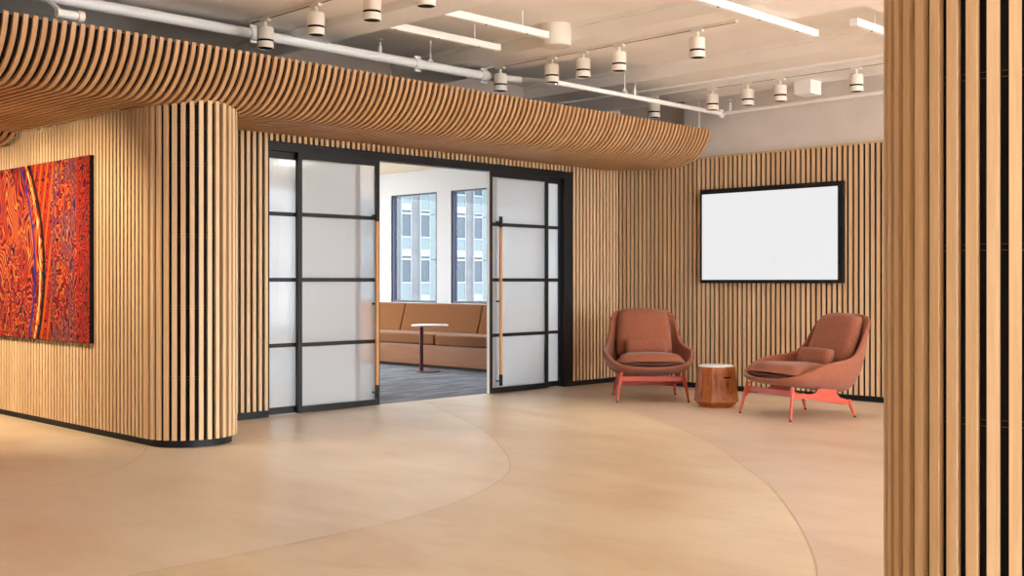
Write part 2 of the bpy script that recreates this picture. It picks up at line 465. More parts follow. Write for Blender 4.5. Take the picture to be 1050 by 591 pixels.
m = MB(); m.box((-4.15,-5,0),(-4,14.2,3.4)); struct(m.build('wall_side_light_block', Mat('umber_light_block', srgb(120,98,78), .8).m))  # unseen wall added to shut out side daylight, dark to cut bounce
m = MB(); m.box((-4.15,14.2,0),(4.4,14.35,3.4)); struct(m.build('wall_far', ROOMW))
m = MB(); m.box((-4.15,-5.15,0),(-.2,-5,3.4)); struct(m.build('wall_rear_light_block', Mat('umber_light_block', srgb(150,128,106), .8).m))  # unseen wall added behind the camera, its length set to limit daylight
# ------------------------------------------------------------------ right wall
ZRT = 2.455
m = MB()
y = YD-.03
while y > -1.5:
    slat(m, (XR, y), (0,1), (-1,0), ZS0, ZRT); y -= .0565
m.m = 1; m.box((XR+SD+.001, -1.6, 0), (XR+SD+.1, YD+.1, ZRT))
m.m = 2; m.box((XR-.004, -1.6, ZRT), (XR+SD+.1, YD+.02, ZRT+.018))
struct(m.build('wall_right', [SLAT, BLACK, CAP]))
m = MB(); m.box((XR-.006, -1.6, 0), (XR+.03, YD, .05)); struct(m.build('baseboard_right', PLINTH))
m = MB(); m.box((XR+.05, -1.6, ZRT+.018), (XR+.2, 7.13, 3.6)); m.box((XR+.035, 6.95, ZRT+.018), (XR+.2, 7.14, 3.6))
struct(m.build('wall_right_upper', GREYW))

# ------------------------------------------------------------------ slatted column in the near right corner
CC = (3.519, 1.270); CR = .40
m = MB()
NC = 44
for k in range(NC):
    a = 2*PI*k/NC + .02
    nr = (math.cos(a), math.sin(a))
    slat(m, (CC[0]+CR*nr[0], CC[1]+CR*nr[1]), (-nr[1],nr[0]), nr, .055, 3.05, w=.0312)
m.m = 1; m.lathe([(CR-SD-.001,.06),(CR-SD-.001,3.05)], 64, CC)
m.m = 2
for zr in (.26, .745, 1.235, 1.715, 2.2, 2.7):
    ring = [(CC[0]+(CR-SD+.002)*math.cos(2*PI*k/64), CC[1]+(CR-SD+.002)*math.sin(2*PI*k/64), zr) for k in range(65)]
    m.tube(ring, .0012, 5); m.tube([(p[0],p[1],p[2]+.017) for p in ring], .0010, 5)
m.m = 3; m.lathe([(CR-.04,0),(CR-.04,.06)], 64, CC)
m.m = 1; m.lathe([(CR-SD-.004,3.04),(CR-SD-.004,3.2)], 64, CC)
struct(m.build('wall_front_column', [SLAT, BLACK, WIRE, PLINTH]))

# ------------------------------------------------------------------ curved soffit of parallel ribs
def soffit_profile(yback):
    """list of (Y, Z) of the under face, from the back to the lip, and outward normals"""
    pts = []
    if yback > 9:
        # dips at the far end over the painting wall
        n = 8
        pts.append((yback, 2.282))
        for k in range(n+1):
            a = PI/2*k/n
            pts.append((9.29+.26*math.cos(a), 2.282+.083*(1-math.cos(PI/2*k/n)) if False else 2.362-.08*math.cos(a)**.5 if k < n else 2.362))
    else:
        pts.append((yback, 2.395 if yback > 7.9 else Z0))
    pts.append((YD-S0+.45, Z0+.004))
    n = 22
    for k in range(n+1):
        a = PHI*k/n
        pts.append((YD-S0-RAD*math.sin(a), Z0+RAD*(1-math.cos(a))))
    return pts
def rib(mb, x, w, d, yback):
    pr = soffit_profile(yback)
    n = len(pr); vs = []
    for i, p in enumerate(pr):
        a = pr[max(i-1,0)]; b = pr[min(i+1,n-1)]
        ty, tz = b[0]-a[0], b[1]-a[1]; L = math.hypot(ty,tz)
        ny, nz = tz/L, -ty/L           # up and inwards
        if nz < 0: ny, nz = -ny, -nz
        for (xx, dd) in ((x-w/2,0),(x+w/2,0),(x+w/2,d),(x-w/2,d)):
            vs.append((xx, p[0]+ny*dd, p[1]+nz*dd))
    fs = [(3,2,1,0), tuple((n-1)*4+k for k in range(4))]
    for i in range(n-1):
        for k in range(4):
            k2 = (k+1) % 4
            fs.append((i*4+k, i*4+k2, (i+1)*4+k2, (i+1)*4+k))
    mb.add(vs, fs)
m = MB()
x = 9.69
while x > 1.2:
    yb_ = 7.25 if XL-.02 < x < NOSE[0]+NR+.01 else (YD+.02 if x > NOSE[0] else 12.5)
    rib(m, x, .0285, .022, yb_); x -= PITCH
m.m = 1
def sheet(x0, x1, yback, off):
    pr = soffit_profile(yback)[:-1]; rows = []
    n = len(pr)
    for i, p in enumerate(pr):
        a = pr[max(i-1,0)]; b = pr[min(i+1,n-1)]
        ty, tz = b[0]-a[0], b[1]-a[1]; L = math.hypot(ty,tz); ny, nz = tz/L, -ty/L
        if nz < 0: ny, nz = -ny, -nz
        rows.append([(x0, p[0]+ny*off, p[1]+nz*off), (x1, p[0]+ny*off, p[1]+nz*off)])
    for a, b in zip(rows, rows[1:]):
        m.add([a[0],a[1],b[1],b[0],(a[0][0],a[0][1],a[0][2]+.01),(a[1][0],a[1][1],a[1][2]+.01),(b[1][0],b[1][1],b[1][2]+.01),(b[0][0],b[0][1],b[0][2]+.01)],
              [(0,1,2,3),(4,5,6,7),(0,1,5,4),(1,2,6,5),(2,3,7,6),(3,0,4,7)])
sheet(1.2, XL-.04, 12.5, .0235); sheet(XL-.04, NOSE[0]+NR, 7.25, .0235); sheet(NOSE[0]+NR, 9.70, YD+.02, .0235)
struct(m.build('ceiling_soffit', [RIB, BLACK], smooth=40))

# ------------------------------------------------------------------ ceiling
ZC = 3.20; ZB = 3.07
m = MB(); m.box((-4,-5,ZC),(10.3,8.3,ZC+.2)); m.box((-4,8.3,ZC),(4.4,14.2,ZC+.2))
struct(m.build('ceiling', PAINT))
m = MB()
m.box((-1.5,-5,3.06),(4.88,8.16,ZC+.01))
struct(m.build('ceiling_beam', PAINT))
for u0, u1 in ((6.70,7.26),(8.51,9.70)):
    m = MB(); m.box((u0,-5,ZB),(u1,8.16,ZC+.01)); m.box((u0-.03,-5,ZC-.03),(u0,8.16,ZC+.005)); struct(m.build('ceiling_beam', PAINT))
m = MB(); m.box((4.88,-5,3.0),(5.19,8.16,ZC+.01)); struct(m.build('trim_4', WHITEP))
m = MB(); m.box((8.93,-5,3.05),(9.70,8.16,3.075)); struct(m.build('trim_5', WHITEP))
m = MB(); m.box((7.26,3.35,ZB+.03),(9.9,3.75,ZC+.01)); struct(m.build('ceiling_beam', PAINT))

# track lighting
def track(x, y0, y1, z, label):
    t = empty('light_track', (x, (y0+y1)/2, z), 0, label, 'light track', 'lighting tracks on the ceiling')
    h = (y1-y0)/2
    b = MB(); b.box((-.018,-h,-.018),(.018,h,0)); b.build('rail', LAMPW, t)
    b = MB(); b.box((-.007,-h+.01,-.0195),(.007,h-.01,-.0175)); b.build('slot', Mat('track_slot', srgb(96,82,70), .6).m, t)
    return t
track(4.5, 2.0, 7.1, 3.06, 'white track along the ceiling nearest the painting, over the wide cream soffit')
track(7.0, 4.55, 7.3, 3.07, 'white track under the middle ceiling beam beside the short drum lamp')
track(9.14, 2.0, 7.2, 3.05, 'white track along the ceiling closest to the grey upper wall')
def spotlight():
    t = empty('spotlight', (0,0,0), 0, 'x', 'spotlight', 'white cylinder spotlights on the ceiling tracks')
    b = MB(); b.box((-.016,-.05,-.020),(.016,.05,0)); b.build('adapter', LAMPW, t, bevel=.004)
    b = MB(); b.tube([(0,0,-.018),(0,0,-.062)], .012, 10); b.build('stem', LAMPW, t, smooth=40)
    b = MB(); b.lathe([(.02,-.058),(.056,-.062),(.060,-.068),(.060,-.150),(.057,-.151)], 28); b.build('body', LAMPW, t, smooth=40)
    b = MB(); b.lathe([(.056,-.166),(.056,-.149)], 28); b.build('dark_band', BLACK, t, smooth=40)
    b = MB(); b.lathe([(.054,-.185),(.054,-.212),(.060,-.212),(.060,-.166),(.040,-.166)], 28, closed=False); ring = b.build('collar', LAMPW, t, smooth=40)
    b = MB(); b.lathe([(.0005,-.209),(.054,-.209)], 28, closed=False); b.build('lens', BLACK, ring, smooth=40)
    return t
sp0 = spotlight()
spots = [
 (4.5,6.91,3.042,'white cylinder spotlight hanging just above the soffit lip, last on the track nearest the painting'),
 (4.5,6.29,3.042,'white cylinder spotlight second from the soffit on the track nearest the painting'),
 (4.5,5.68,3.042,'white cylinder spotlight on the painting-side track, its top cut by the picture edge'),
 (4.5,5.15,3.042,'white cylinder spotlight of which only the dark lower rim shows at the picture top'),
 (7.0,7.01,3.05,'white cylinder spotlight beside the pipe coupling at the soffit end of the middle track'),
 (7.0,6.39,3.05,'white cylinder spotlight below the short white drum lamp'),
 (7.0,6.04,3.05,'white cylinder spotlight third on the middle track, just past the white drum lamp'),
 (7.0,5.66,3.05,'white cylinder spotlight fourth on the middle track, above the thin sprinkler pipe'),
 (7.0,4.90,3.05,'white cylinder spotlight standing apart at the far end of the middle track'),
 (9.14,6.93,3.03,'white cylinder spotlight above the soffit, partly behind the thin pipe'),
 (9.14,6.22,3.03,'white cylinder spotlight above the pipe corner, in front of the grey wall'),
 (9.14,5.82,3.03,'white cylinder spotlight third on the track beside the grey wall, above the whiteboard'),
 (9.14,5.47,3.03,'white cylinder spotlight fourth on the track beside the grey wall, next to a white box'),
 (9.14,4.71,3.03,'white cylinder spotlight beside the grey wall, nearest the slatted column'),
]
for i, (x, y, z, lab) in enumerate(spots):
    s = sp0 if i == 0 else copy_thing(sp0)
    s.location = (x, y, z); s['label'] = lab; s.rotation_euler = (0,0,.0)
# a small junction box by the fourth spotlight
m = MB(); m.box((-.10,-.09,-.13),(.10,.09,0)); o = m.build('junction_box', WHITEP, bevel=.006, loc=(9.55,5.42,3.05))
tag(o, 'white square box under the ceiling beam beside the grey wall', 'electrical box')

# linear lamp bars
def lamp_bar(y, x0, x1, z, label):
    t = empty('lamp_bar', ((x0+x1)/2, y, z), 0, label, 'ceiling lamp', 'white lamp bars on the ceiling')
    h = (x1-x0)/2
    b = MB(); b.prism([(-.03,0),(-.03,-.035),(-.02,-.05),(.02,-.05),(.03,-.035),(.03,0)], 'x', -h, h); b.build('housing', WHITEP, t)
    b = MB(); b.box((-h-.004,-.032,-.052),(-h+.006,.032,.002)); b.build('end_cap', WHITEP, t)
    b = MB(); b.box((h-.006,-.032,-.052),(h+.004,.032,.002)); b.build('end_cap', WHITEP, t)
    n = max(3, int((x1-x0)/.45))
    for k in range(n):
        cx = -h + (k+.5)*2*h/n
        b = MB(); b.lathe([(.0005,-.0515),(.010,-.0515),(.010,-.049)], 10, (cx, -.004), closed=False)
        b.build('spot_lens', BLACK, t)
    for q in (-.6, .6):
        b = MB(); b.tube([(h*q,0,0),(h*q,0,ZC+.002-z)], .005, 6); b.build('hanger_rod', WHITEP, t)
    return t
lamp_bar(6.46, 5.12, 6.42, 3.08, 'white lamp bar closer to the soffit of the two bars beyond the white beam')
lamp_bar(5.86, 5.05, 6.35, 3.08, 'white lamp bar with dark dots ending beside the short drum lamp')
lamp_bar(4.30, 5.6, 7.68, 3.06, 'long white lamp bar running to the end of the middle track')
lamp_bar(3.92, 7.57, 9.2, 3.07, 'white lamp bar cut off by the slatted column at the top of the picture')

# short drum lamp
t = empty('drum_lamp', (6.62, 6.0, ZC+.003), 0, 'short wide white drum fixed to the ceiling beside the middle track', 'ceiling lamp')
b = MB(); b.lathe([(.118,-.175),(.124,-.170),(.124,0)], 40); b.build('shade', LAMPW, t, smooth=40)
b = MB(); b.lathe([(.0005,-.172),(.116,-.172),(.116,-.177),(.1,-.178),(.0005,-.178)], 40, closed=False); b.build('diffuser', TTOP, t, smooth=40)

# pipes
def pipe(name, runs, label, joints=(), heads=(), hang=()):
    t = empty(name, runs[0][0][0], 0, label, 'pipe')
    o = Vector(runs[0][0][0])
    for pts, r in runs:
        b = MB(); b.tube([Vector(p)-o for p in pts], r, 16); b.build('pipe_run', WHITEP, t, smooth=40)
    for c, ax, r, l in joints:
        c = Vector(c)-o; d = Vector(ax)*l/2
        b = MB(); b.tube([c-d, c+d], r, 16)
        b.tube([c-d*.9-Vector((0,0,r*1.25)), c+d*.9-Vector((0,0,r*1.25))], .010, 8)
        b.tube([c-d*.9+Vector((0,0,r*1.25)), c+d*.9+Vector((0,0,r*1.25))], .010, 8)
        b.build('coupling', WHITEP, t, smooth=40)
    for c in heads:
        c = Vector(c)-o
        b = MB(); b.lathe([(.014,0),(.014,.05),(.009,.055),(.009,.085)], 10, (0,0)); b.v = [(v[0]+c.x, v[1]+c.y, v[2]+c.z) for v in b.v]
        h = b.build('sprinkler_head', WHITEP, t, smooth=40)
        b = MB(); b.tube([(c.x,c.y,c.z+.085),(c.x,c.y,c.z+.10)], .004, 6); b.build('glass_bulb', Mat('red_bulb', srgb(170,30,30), .3).m, h)
        b = MB(); b.lathe([(.020,.105),(.020,.108)], 12); b.v = [(v[0]+c.x, v[1]+c.y, v[2]+c.z) for v in b.v]; b.build('deflector', WHITEP, h)
    for c, zt in hang:
        c = Vector(c)-o
        b = MB(); b.tube([c, (c.x,c.y,zt-o.z)], .005, 6)
        b.tube([(c.x-.04,c.y,c.z),(c.x-.02,c.y,c.z+.05),(c.x,c.y,c.z+.06),(c.x+.02,c.y,c.z+.05),(c.x+.04,c.y,c.z)], .005, 6)
        b.build('hanger', WHITEP, t, smooth=40)
    return t
pipe('sprinkler_main', [([(1.0,7.15,2.98),(6.95,7.15,2.98)], .039), ([(6.95,7.15,2.98),(7.235,6.975,2.962)], .030)],
     'thick white sprinkler pipe running above the soffit lip from the painting side',
     joints=[((6.93,7.15,2.98),(1,0,0),.048,.08),((6.15,7.15,2.98),(1,0,0),.046,.07),((4.55,7.15,2.98),(1,0,0),.046,.06)],
     heads=[((5.75,7.15,3.015))], hang=[((6.3,7.15,2.98),ZC)])
pipe('sprinkler_branch', [([(7.25,6.56,2.89),(9.8,6.56,2.89)], .022), ([(9.8,6.56,2.89),(9.8,1.0,2.93)], .018), ([(7.25,6.95,2.96),(7.25,6.56,2.89)], .024)],
     'thin white sprinkler pipe turning the corner in front of the grey upper wall',
     joints=[((9.8,6.56,2.89),(1,0,0),.028,.07)],
     heads=[((8.35,6.56,2.91)), ((9.8,6.45,2.91)), ((9.8,4.55,2.93))], hang=[((8.2,6.56,2.89),ZC),((9.6,6.56,2.89),ZC),((9.8,4.75,2.9),ZC)])
# branch fitting seen over the lip on the painting side
t = empty('pipe_fitting', (3.0,6.80,2.80), 0, 'white capped pipe fitting resting just over the soffit lip near the picture corner', 'pipe fitting')
b = MB(); b.tube([(-.07,0,0),(.06,0,0)], .028, 14); b.build('fitting_body', WHITEP, t, smooth=40)
b = MB(); b.tube([(.06,0,0),(.10,0,0)], .036, 14); b.build('end_cap', LAMPW, t, smooth=40)
b = MB(); b.tube([(0,0,0),(0,.12,.05),(0,.27,.13)], .014, 10); b.build('elbow', WHITEP, t, smooth=40)

# ------------------------------------------------------------------ painting
t = empty('painting', (XL-.0005, 8.0, 1.383), 0, 'large abstract red and orange painting hung on the slatted wall', 'painting')
b = MB(); b.box((-.032,.0,-.70),(0,2.3,.70)); b.build('stretcher', BLACK, t, bevel=.002)
b = MB(); b.box((-.036,.006,-.697),(-.0322,2.294,.697)); b.build('canvas', ART, t)

# ------------------------------------------------------------------ whiteboard
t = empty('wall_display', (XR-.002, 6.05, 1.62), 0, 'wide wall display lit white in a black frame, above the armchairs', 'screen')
hw, hh, fw = .822, .495, .05
b = MB()
b.box((-.05,-hw,-hh),(0,-hw+fw,hh)); b.box((-.05,hw-.02,-hh),(0,hw,hh))
b.box((-.05,-hw+fw,hh-.05),(0,hw-.02,hh)); b.box((-.05,-hw+fw,-hh),(0,hw-.02,-hh+.035)); b.build('frame', STEEL, t)
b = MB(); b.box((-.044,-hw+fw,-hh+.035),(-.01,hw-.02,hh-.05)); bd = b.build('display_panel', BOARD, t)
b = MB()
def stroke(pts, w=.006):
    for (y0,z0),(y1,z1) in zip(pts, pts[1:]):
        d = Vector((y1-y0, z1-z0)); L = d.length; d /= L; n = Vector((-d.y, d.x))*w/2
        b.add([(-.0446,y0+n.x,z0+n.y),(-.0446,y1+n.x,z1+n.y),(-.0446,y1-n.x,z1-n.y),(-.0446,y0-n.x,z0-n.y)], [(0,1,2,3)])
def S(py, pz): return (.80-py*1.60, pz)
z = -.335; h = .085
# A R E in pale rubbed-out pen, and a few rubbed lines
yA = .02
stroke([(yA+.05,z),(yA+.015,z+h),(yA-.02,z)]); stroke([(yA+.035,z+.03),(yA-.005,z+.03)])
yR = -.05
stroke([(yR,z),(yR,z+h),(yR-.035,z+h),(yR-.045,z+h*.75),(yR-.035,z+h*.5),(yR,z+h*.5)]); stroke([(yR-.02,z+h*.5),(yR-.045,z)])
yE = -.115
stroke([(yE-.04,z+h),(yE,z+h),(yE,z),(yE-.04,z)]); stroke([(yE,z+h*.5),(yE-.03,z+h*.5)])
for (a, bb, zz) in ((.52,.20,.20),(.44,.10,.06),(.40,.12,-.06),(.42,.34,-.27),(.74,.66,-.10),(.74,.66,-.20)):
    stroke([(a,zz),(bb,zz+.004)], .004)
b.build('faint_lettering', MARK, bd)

# ------------------------------------------------------------------ glazed sliding doors
yf = YD
t = struct(empty('door_frame', (X0, yf, 0)))
b = MB(); b.box((0,.0,ZH0),(X1-X0,.10,ZH1)); b.build('header', STEEL, t)
b = MB(); b.box((X1-X0-.135,.0,0),(X1-X0,.10,ZH0)); b.build('jamb', STEEL, t)
b = MB(); b.box((-.006,.012,0),(.014,.10,ZH0)); b.build('jamb', STEEL, t)
b = MB(); b.box((0,-.006,ZH1-.02),(X1-X0,.0,ZH1)); b.build('top_rail', STEEL, t)
RAILS = (.595, 1.158, 1.722)
def glazed(name, w, zb, zt, st, yoff, loc, glass=None):
    d = struct(empty(name, loc))
    b = MB(); th = .02
    b.box((0,yoff-th,zb),(st,yoff+th,zt)); b.box((w-st,yoff-th,zb),(w,yoff+th,zt))
    b.box((st,yoff-th,zt-.066),(w-st,yoff+th,zt)); b.box((st,yoff-th,zb),(w-st,yoff+th,zb+.055))
    for z in RAILS: b.box((st,yoff-th*.8,z-.017),(w-st,yoff+th*.8,z+.017))
    b.build('frame', STEEL, d)
    zs = [zb+.055]+[v for z in RAILS for v in (z-.017, z+.017)]+[zt-.066]
    for k in range(4):
        b = MB(); b.box((st,yoff-.004,zs[2*k]),(w-st,yoff+.004,zs[2*k+1])); b.build('pane', glass or REED, d)
    return d
# fixed panels behind, leaves in front
glazed('window_1', 1.00, .012, 2.262, .035, .075, (X0+.014, yf, 0))
glazed('window_2', 1.02, .012, 2.262, .035, .075, (X1-.135-1.02, yf, 0))
dl = glazed('door_1', .895, .008, 2.268, .042, .022, (5.560, yf, 0), HAZE)
dr = glazed('door_2', .878, .008, 2.268, .042, .022, (7.868, yf, 0), HAZE)
b = MB(); b.box((-.003,.004,.01),(.0,.04,2.26)); b.build('lit_edge_strip', WHITEP, dr)  # white strip stands in for light on the leaf's leading edge
def handle(parent, x):
    for sgn in (-1,):
        y = .022-.075
        b = MB(); b.box((x-.013,y-.013,.20),(x+.013,y+.013,1.69)); h = b.build('handle', HWOOD, parent, bevel=.004)
        b = MB(); b.box((x-.014,y-.014,1.69),(x+.014,y+.014,1.80)); b.build('handle_end', STEEL, h, bevel=.002)
        b = MB(); b.box((x-.014,y-.014,.085),(x+.014,y+.014,.20)); b.build('handle_end', STEEL, h, bevel=.002)
        for z in (.13, .94, 1.745):
            b = MB(); b.tube([(x,y,z),(x,.012,z)], .009, 10); b.build('standoff', STEEL, h, smooth=40)
handle(dl, .895-.075); handle(dr, .085+.02)

# ------------------------------------------------------------------ meeting room behind the doors
XW = 10.35; ZRC = 2.71; YB2 = 14.0
m = MB(); m.box((4.40,8.135,ZRC),(10.46,YB2+.3,ZRC+.12)); struct(m.build('ceiling_room', ROOMC))
WZ0, WZ1 = .84, 2.39
WIN = ((8.3,9.65),(9.9,11.33),(11.62,12.62),(12.95,13.9))
m = MB()
m.box((XW,8.13,0),(XW+.09,YB2,WZ0)); m.box((XW,8.13,WZ1),(XW+.09,YB2,ZRC+.1))
ys = [8.13]+[v for w in WIN for v in w]+[YB2]
for k in range(0, len(ys), 2): m.box((XW,ys[k],WZ0),(XW+.09,ys[k+1],WZ1))
struct(m.build('wall_room_right', ROOMW))
m = MB(); m.box((9.6,YB2,0),(10.6,YB2+.15,ZRC+.1)); m.box((4.4,YB2,0),(9.6,YB2+.15,.5)); m.box((4.4,YB2,2.5),(9.6,YB2+.15,ZRC+.1))
struct(m.build('wall_room_back', ROOMW))
m = MB(); m.box((9.93+SD+.06,8.16,0),(XW,8.25,ZRC)); struct(m.build('wall_room_front', ROOMW))
DARKF = Mat('dark_window_frame', srgb(44,36,48), .5).m
BLUEF = Mat('blue_window_frame', srgb(34,36,74), .5).m
for i, (a, c) in enumerate(WIN):
    w = struct(empty('window_%d' % (i+3), (XW+.05, a, WZ0)))
    L = c-a; h = WZ1-WZ0
    b = MB(); f_ = .045
    b.box((-.03,0,0),(.03,f_,h)); b.box((-.03,f_,0),(.03,L-f_,.03)); b.box((-.03,f_,h-.02),(.03,L-f_,h)); b.build('window_frame', DARKF, w)
    b = MB(); b.box((-.03,L-.045,0),(.03,L,h)); b.build('window_frame', BLUEF, w)
    b = MB(); b.box((-.004,f_,.03),(.004,L-.045,h-.02)); b.build('pane', CLEAR, w)
    b = MB(); b.box((-.09,-.02,-.03),(-.04,L+.02,.0)); b.build('sill', ROOMW, w)

# banquette
t = empty('banquette', (9.65, 8.45, 0), 0, 'long tan upholstered banquette under the meeting room windows', 'bench')
LB = 5.3
b = MB(); b.box((.05,0,0),(.62,LB,.045)); b.build('plinth', PLINTH, t)
b = MB(); b.box((.0,0,.045),(.62,LB,.305)); b.build('base', BENCHW, t, bevel=.004)
def puff(x0,x1,y0,y1,z0,z1,name,r=.03):
    b = MB(); b.box((x0,y0,z0),(x1,y1,z1)); o = b.build(name, TANL, t, smooth=60)
    md = o.modifiers.new('b','BEVEL'); md.width = r; md.segments = 4; return o
sy = [0, .82, 2.42, 4.02, LB]
for k in range(4): puff(-.012,.50,sy[k]+.002,sy[k+1]-.002,.308,.452,'seat_cushion')
sb = [0, .50, 2.12, 3.7, LB]
for k in range(4):
    b = MB()
    b.prism([(.47,.44),(.66,.44),(.675,.835),(.585,.835)], 'y', sb[k]+.002, sb[k+1]-.002)
    o = b.build('back_cushion', TANL, t, smooth=60); md = o.modifiers.new('b','BEVEL'); md.width = .022; md.segments = 4

# small pedestal table
t = empty('side_table', (9.24, 10.60, 0), 0, 'slim round table with an off-centre maroon post in front of the banquette', 'table')
b = MB(); b.lathe([(.150,0.003),(.155,.006),(.155,.012),(.150,.016)], 36, (.03,-.03)); b.build('base', MAROON, t, smooth=40)
b = MB(); b.tube([(-.03,.03,.014),(-.03,.03,.578)], .026, 18); b.build('post', MAROON, t, smooth=40)
b = MB(); b.lathe([(.222,.576),(.232,.580),(.235,.588),(.232,.596),(.228,.598)], 44, (.045,-.045)); b.build('tabletop', TTOP, t, smooth=40)

# ------------------------------------------------------------------ stump side table
t = empty('stump_table', (8.59, 5.809, 0), .2, 'faceted brown wooden stump table with a pale top between two armchairs', 'table')
def facet(mb, prof, n=11, jit=.012, rot=0, seed=3):
    rnd = random.Random(seed); an = [2*PI*(k+rnd.uniform(-.18,.18))/n+rot for k in range(n)]; jr = [1+rnd.uniform(-jit,jit)*3 for _ in range(n)]
    rows = []
    for r, z in prof: rows.append([(r*j*math.cos(a), r*j*math.sin(a), z) for a, j in zip(an, jr)])
    b0 = len(mb.v); mb.grid(rows, True)
    mb.add(rows[0], [tuple(reversed(range(n)))]); mb.add(rows[-1], [tuple(range(n))])
b = MB(); facet(b, [(.150,0.0),(.158,.012),(.205,.052),(.200,.075),(.172,.355),(.168,.365)])
st = b.build('stump', STUMP, t, bevel=.005)
b = MB(); b.lathe([(.150,.363),(.160,.366),(.160,.374),(.156,.377)], 36); b.build('top', MARBLE, t, smooth=40)
b = MB()
va = math.atan2(-.714*1.0, -.70) - .2 + .42
b.obox((.176*math.cos(va), .176*math.sin(va)), (-.034*math.sin(va), .034*math.cos(va)), (.006*math.cos(va), .006*math.sin(va)), .268, .281)
b.build('grip_slot', BLACK, st)

# ------------------------------------------------------------------ armchairs (front is +y in the chair's own axes)
def interp_loop(half, n):
    """closed smooth loop through a mirrored half loop (x >= 0), from front centre to back centre"""
    full = list(half) + [(-p[0],p[1],p[2]) for p in reversed(half[1:-1])]
    return full
def armchair():
    t = empty('armchair', (0,0,0), 0, 'x', 'armchair', 'rust tweed armchairs')
    L = [
     [(0,.20,.272),(.13,.20,.272),(.21,.15,.266),(.235,.03,.247),(.235,-.06,.232),(.22,-.16,.213),(.19,-.24,.197),(.16,-.285,.19),(.12,-.315,.183),(.07,-.33,.179),(0,-.338,.178)],
     [(0,.335,.275),(.19,.325,.275),(.315,.245,.275),(.37,.06,.268),(.365,-.09,.255),(.345,-.22,.24),(.305,-.32,.225),(.26,-.375,.218),(.20,-.41,.212),(.11,-.435,.21),(0,-.44,.21)],
     [(0,.405,.308),(.22,.385,.310),(.375,.285,.325),(.434,.07,.370),(.428,-.10,.370),(.398,-.25,.370),(.358,-.365,.385),(.335,-.43,.42),(.29,-.485,.45),(.18,-.515,.46),(0,-.52,.46)],
     [(0,.415,.328),(.225,.395,.330),(.385,.29,.355),(.447,.075,.440),(.442,-.10,.455),(.412,-.25,.465),(.372,-.355,.50),(.352,-.435,.60),(.315,-.505,.70),(.20,-.555,.74),(0,-.565,.74)],
     [(0,.410,.342),(.222,.392,.344),(.383,.288,.374),(.449,.075,.468),(.446,-.10,.487),(.416,-.255,.500),(.374,-.360,.555),(.362,-.440,.680),(.340,-.530,.805),(.25,-.588,.858),(0,-.600,.866)],
    ]
    rows = [interp_loop(h, 0) for h in L]
    n = len(rows[0])
    b = MB()
    b.grid(rows, True)
    b.add(rows[0], [tuple(range(n))])
    # weld the bottom cap
    sh = b.build('shell', RUST, t, smooth=180)
    bm = bmesh.new(); bm.from_mesh(sh.data); bmesh.ops.remove_doubles(bm, verts=bm.verts, dist=1e-5); bmesh.ops.recalc_face_normals(bm, faces=bm.faces); bm.to_mesh(sh.data); bm.free()
    md = sh.modifiers.new('s','SOLIDIFY'); md.thickness = .042; md.offset = -1; md.use_even_offset = True
    md = sh.modifiers.new('u','SUBSURF'); md.levels = 3; md.render_levels = 3
    def cushion(name, fn, nu=17, nv=17, mat=RUST):
        """closed pillow: fn(u, v, side) with u, v in -1..1, side +1/-1"""
        b = MB()
        top = [[fn(-1+2*i/(nu-1), -1+2*j/(nv-1), 1) for i in range(nu)] for j in range(nv)]
        bot = [[fn(-1+2*i/(nu-1), -1+2*j/(nv-1), -1) for i in range(nu)] for j in range(nv)]
        b.grid(top); b.grid(bot)
        o = b.build(name, mat, t, smooth=180)
        bm = bmesh.new(); bm.from_mesh(o.data); bmesh.ops.remove_doubles(bm, verts=bm.verts, dist=1e-4); bmesh.ops.recalc_face_normals(bm, faces=bm.faces); bm.to_mesh(o.data); bm.free()
        md = o.modifiers.new('u','SUBSURF'); md.levels = 1; md.render_levels = 1
        return o
    def sq(u, v):      # square to rounded-square map
        return u*math.sqrt(1-v*v*.18), v*math.sqrt(1-u*u*.18)
    def edge(u, v, e):
        a = max(0, 1-abs(u)**e)*max(0, 1-abs(v)**e)
        return a**.5
    # seat cushion
    def seat(u, v, s):
        x, y = sq(u, v)
        wf = 1.0 + .10*y                     # wider towards the front
        X = x*.318*wf; Y = .02+y*.335
        if y > 0: Y -= .055*x*x*y
        zc = .360 + .055*(y*.5+.5)*.45
        return (X, Y, zc - .012 + (.084 if s > 0 else -.03)*edge(u, v, 6) + (0.012*(1-x*x) if s > 0 else 0))
    seat_o = cushion('seat_cushion', seat)
    # back cushion
    P0 = Vector((0,-.335,.37)); P1 = Vector((0,-.545,.858)); dv = (P1-P0); nrm = Vector((0, dv.z, -dv.y)).normalized()
    def back(u, v, s):
        x, y = u*math.sqrt(1-v*v*.10), v*math.sqrt(1-u*u*.08)
        k = y*.5+.5
        hw_ = .300 - .035*k
        if y > .4: x2 = x*math.sqrt(max(0, 1-.10*((y-.4)/.6)**2))
        else: x2 = x
        p = P0 + dv*k
        off = .034 + s*.058*edge(u, v, 7)
        p = p + nrm*(off + .02) - nrm*(.02*x*x)
        if y > .5: p = p - Vector((0,0,.03))*(x*x)*((y-.5)/.5)**2
        return (x2*hw_, p.y, p.z)
    cushion('back_cushion', back)
    # lumbar pillow
    Q0 = Vector((0,-.180,.412)); Q1 = Vector((0,-.243,.566)); qv = Q1-Q0; qn = Vector((0, qv.z, -qv.y)).normalized()
    def lum(u, v, s):
        x, y = u*(1-.03*v*v), v*(1-.05*u*u)
        p = Q0 + qv*(y*.5+.5) + qn*(s*.060*edge(u, v, 4) + .015)
        return (x*.212, p.y, p.z)
    cushion('lumbar_pillow', lum)
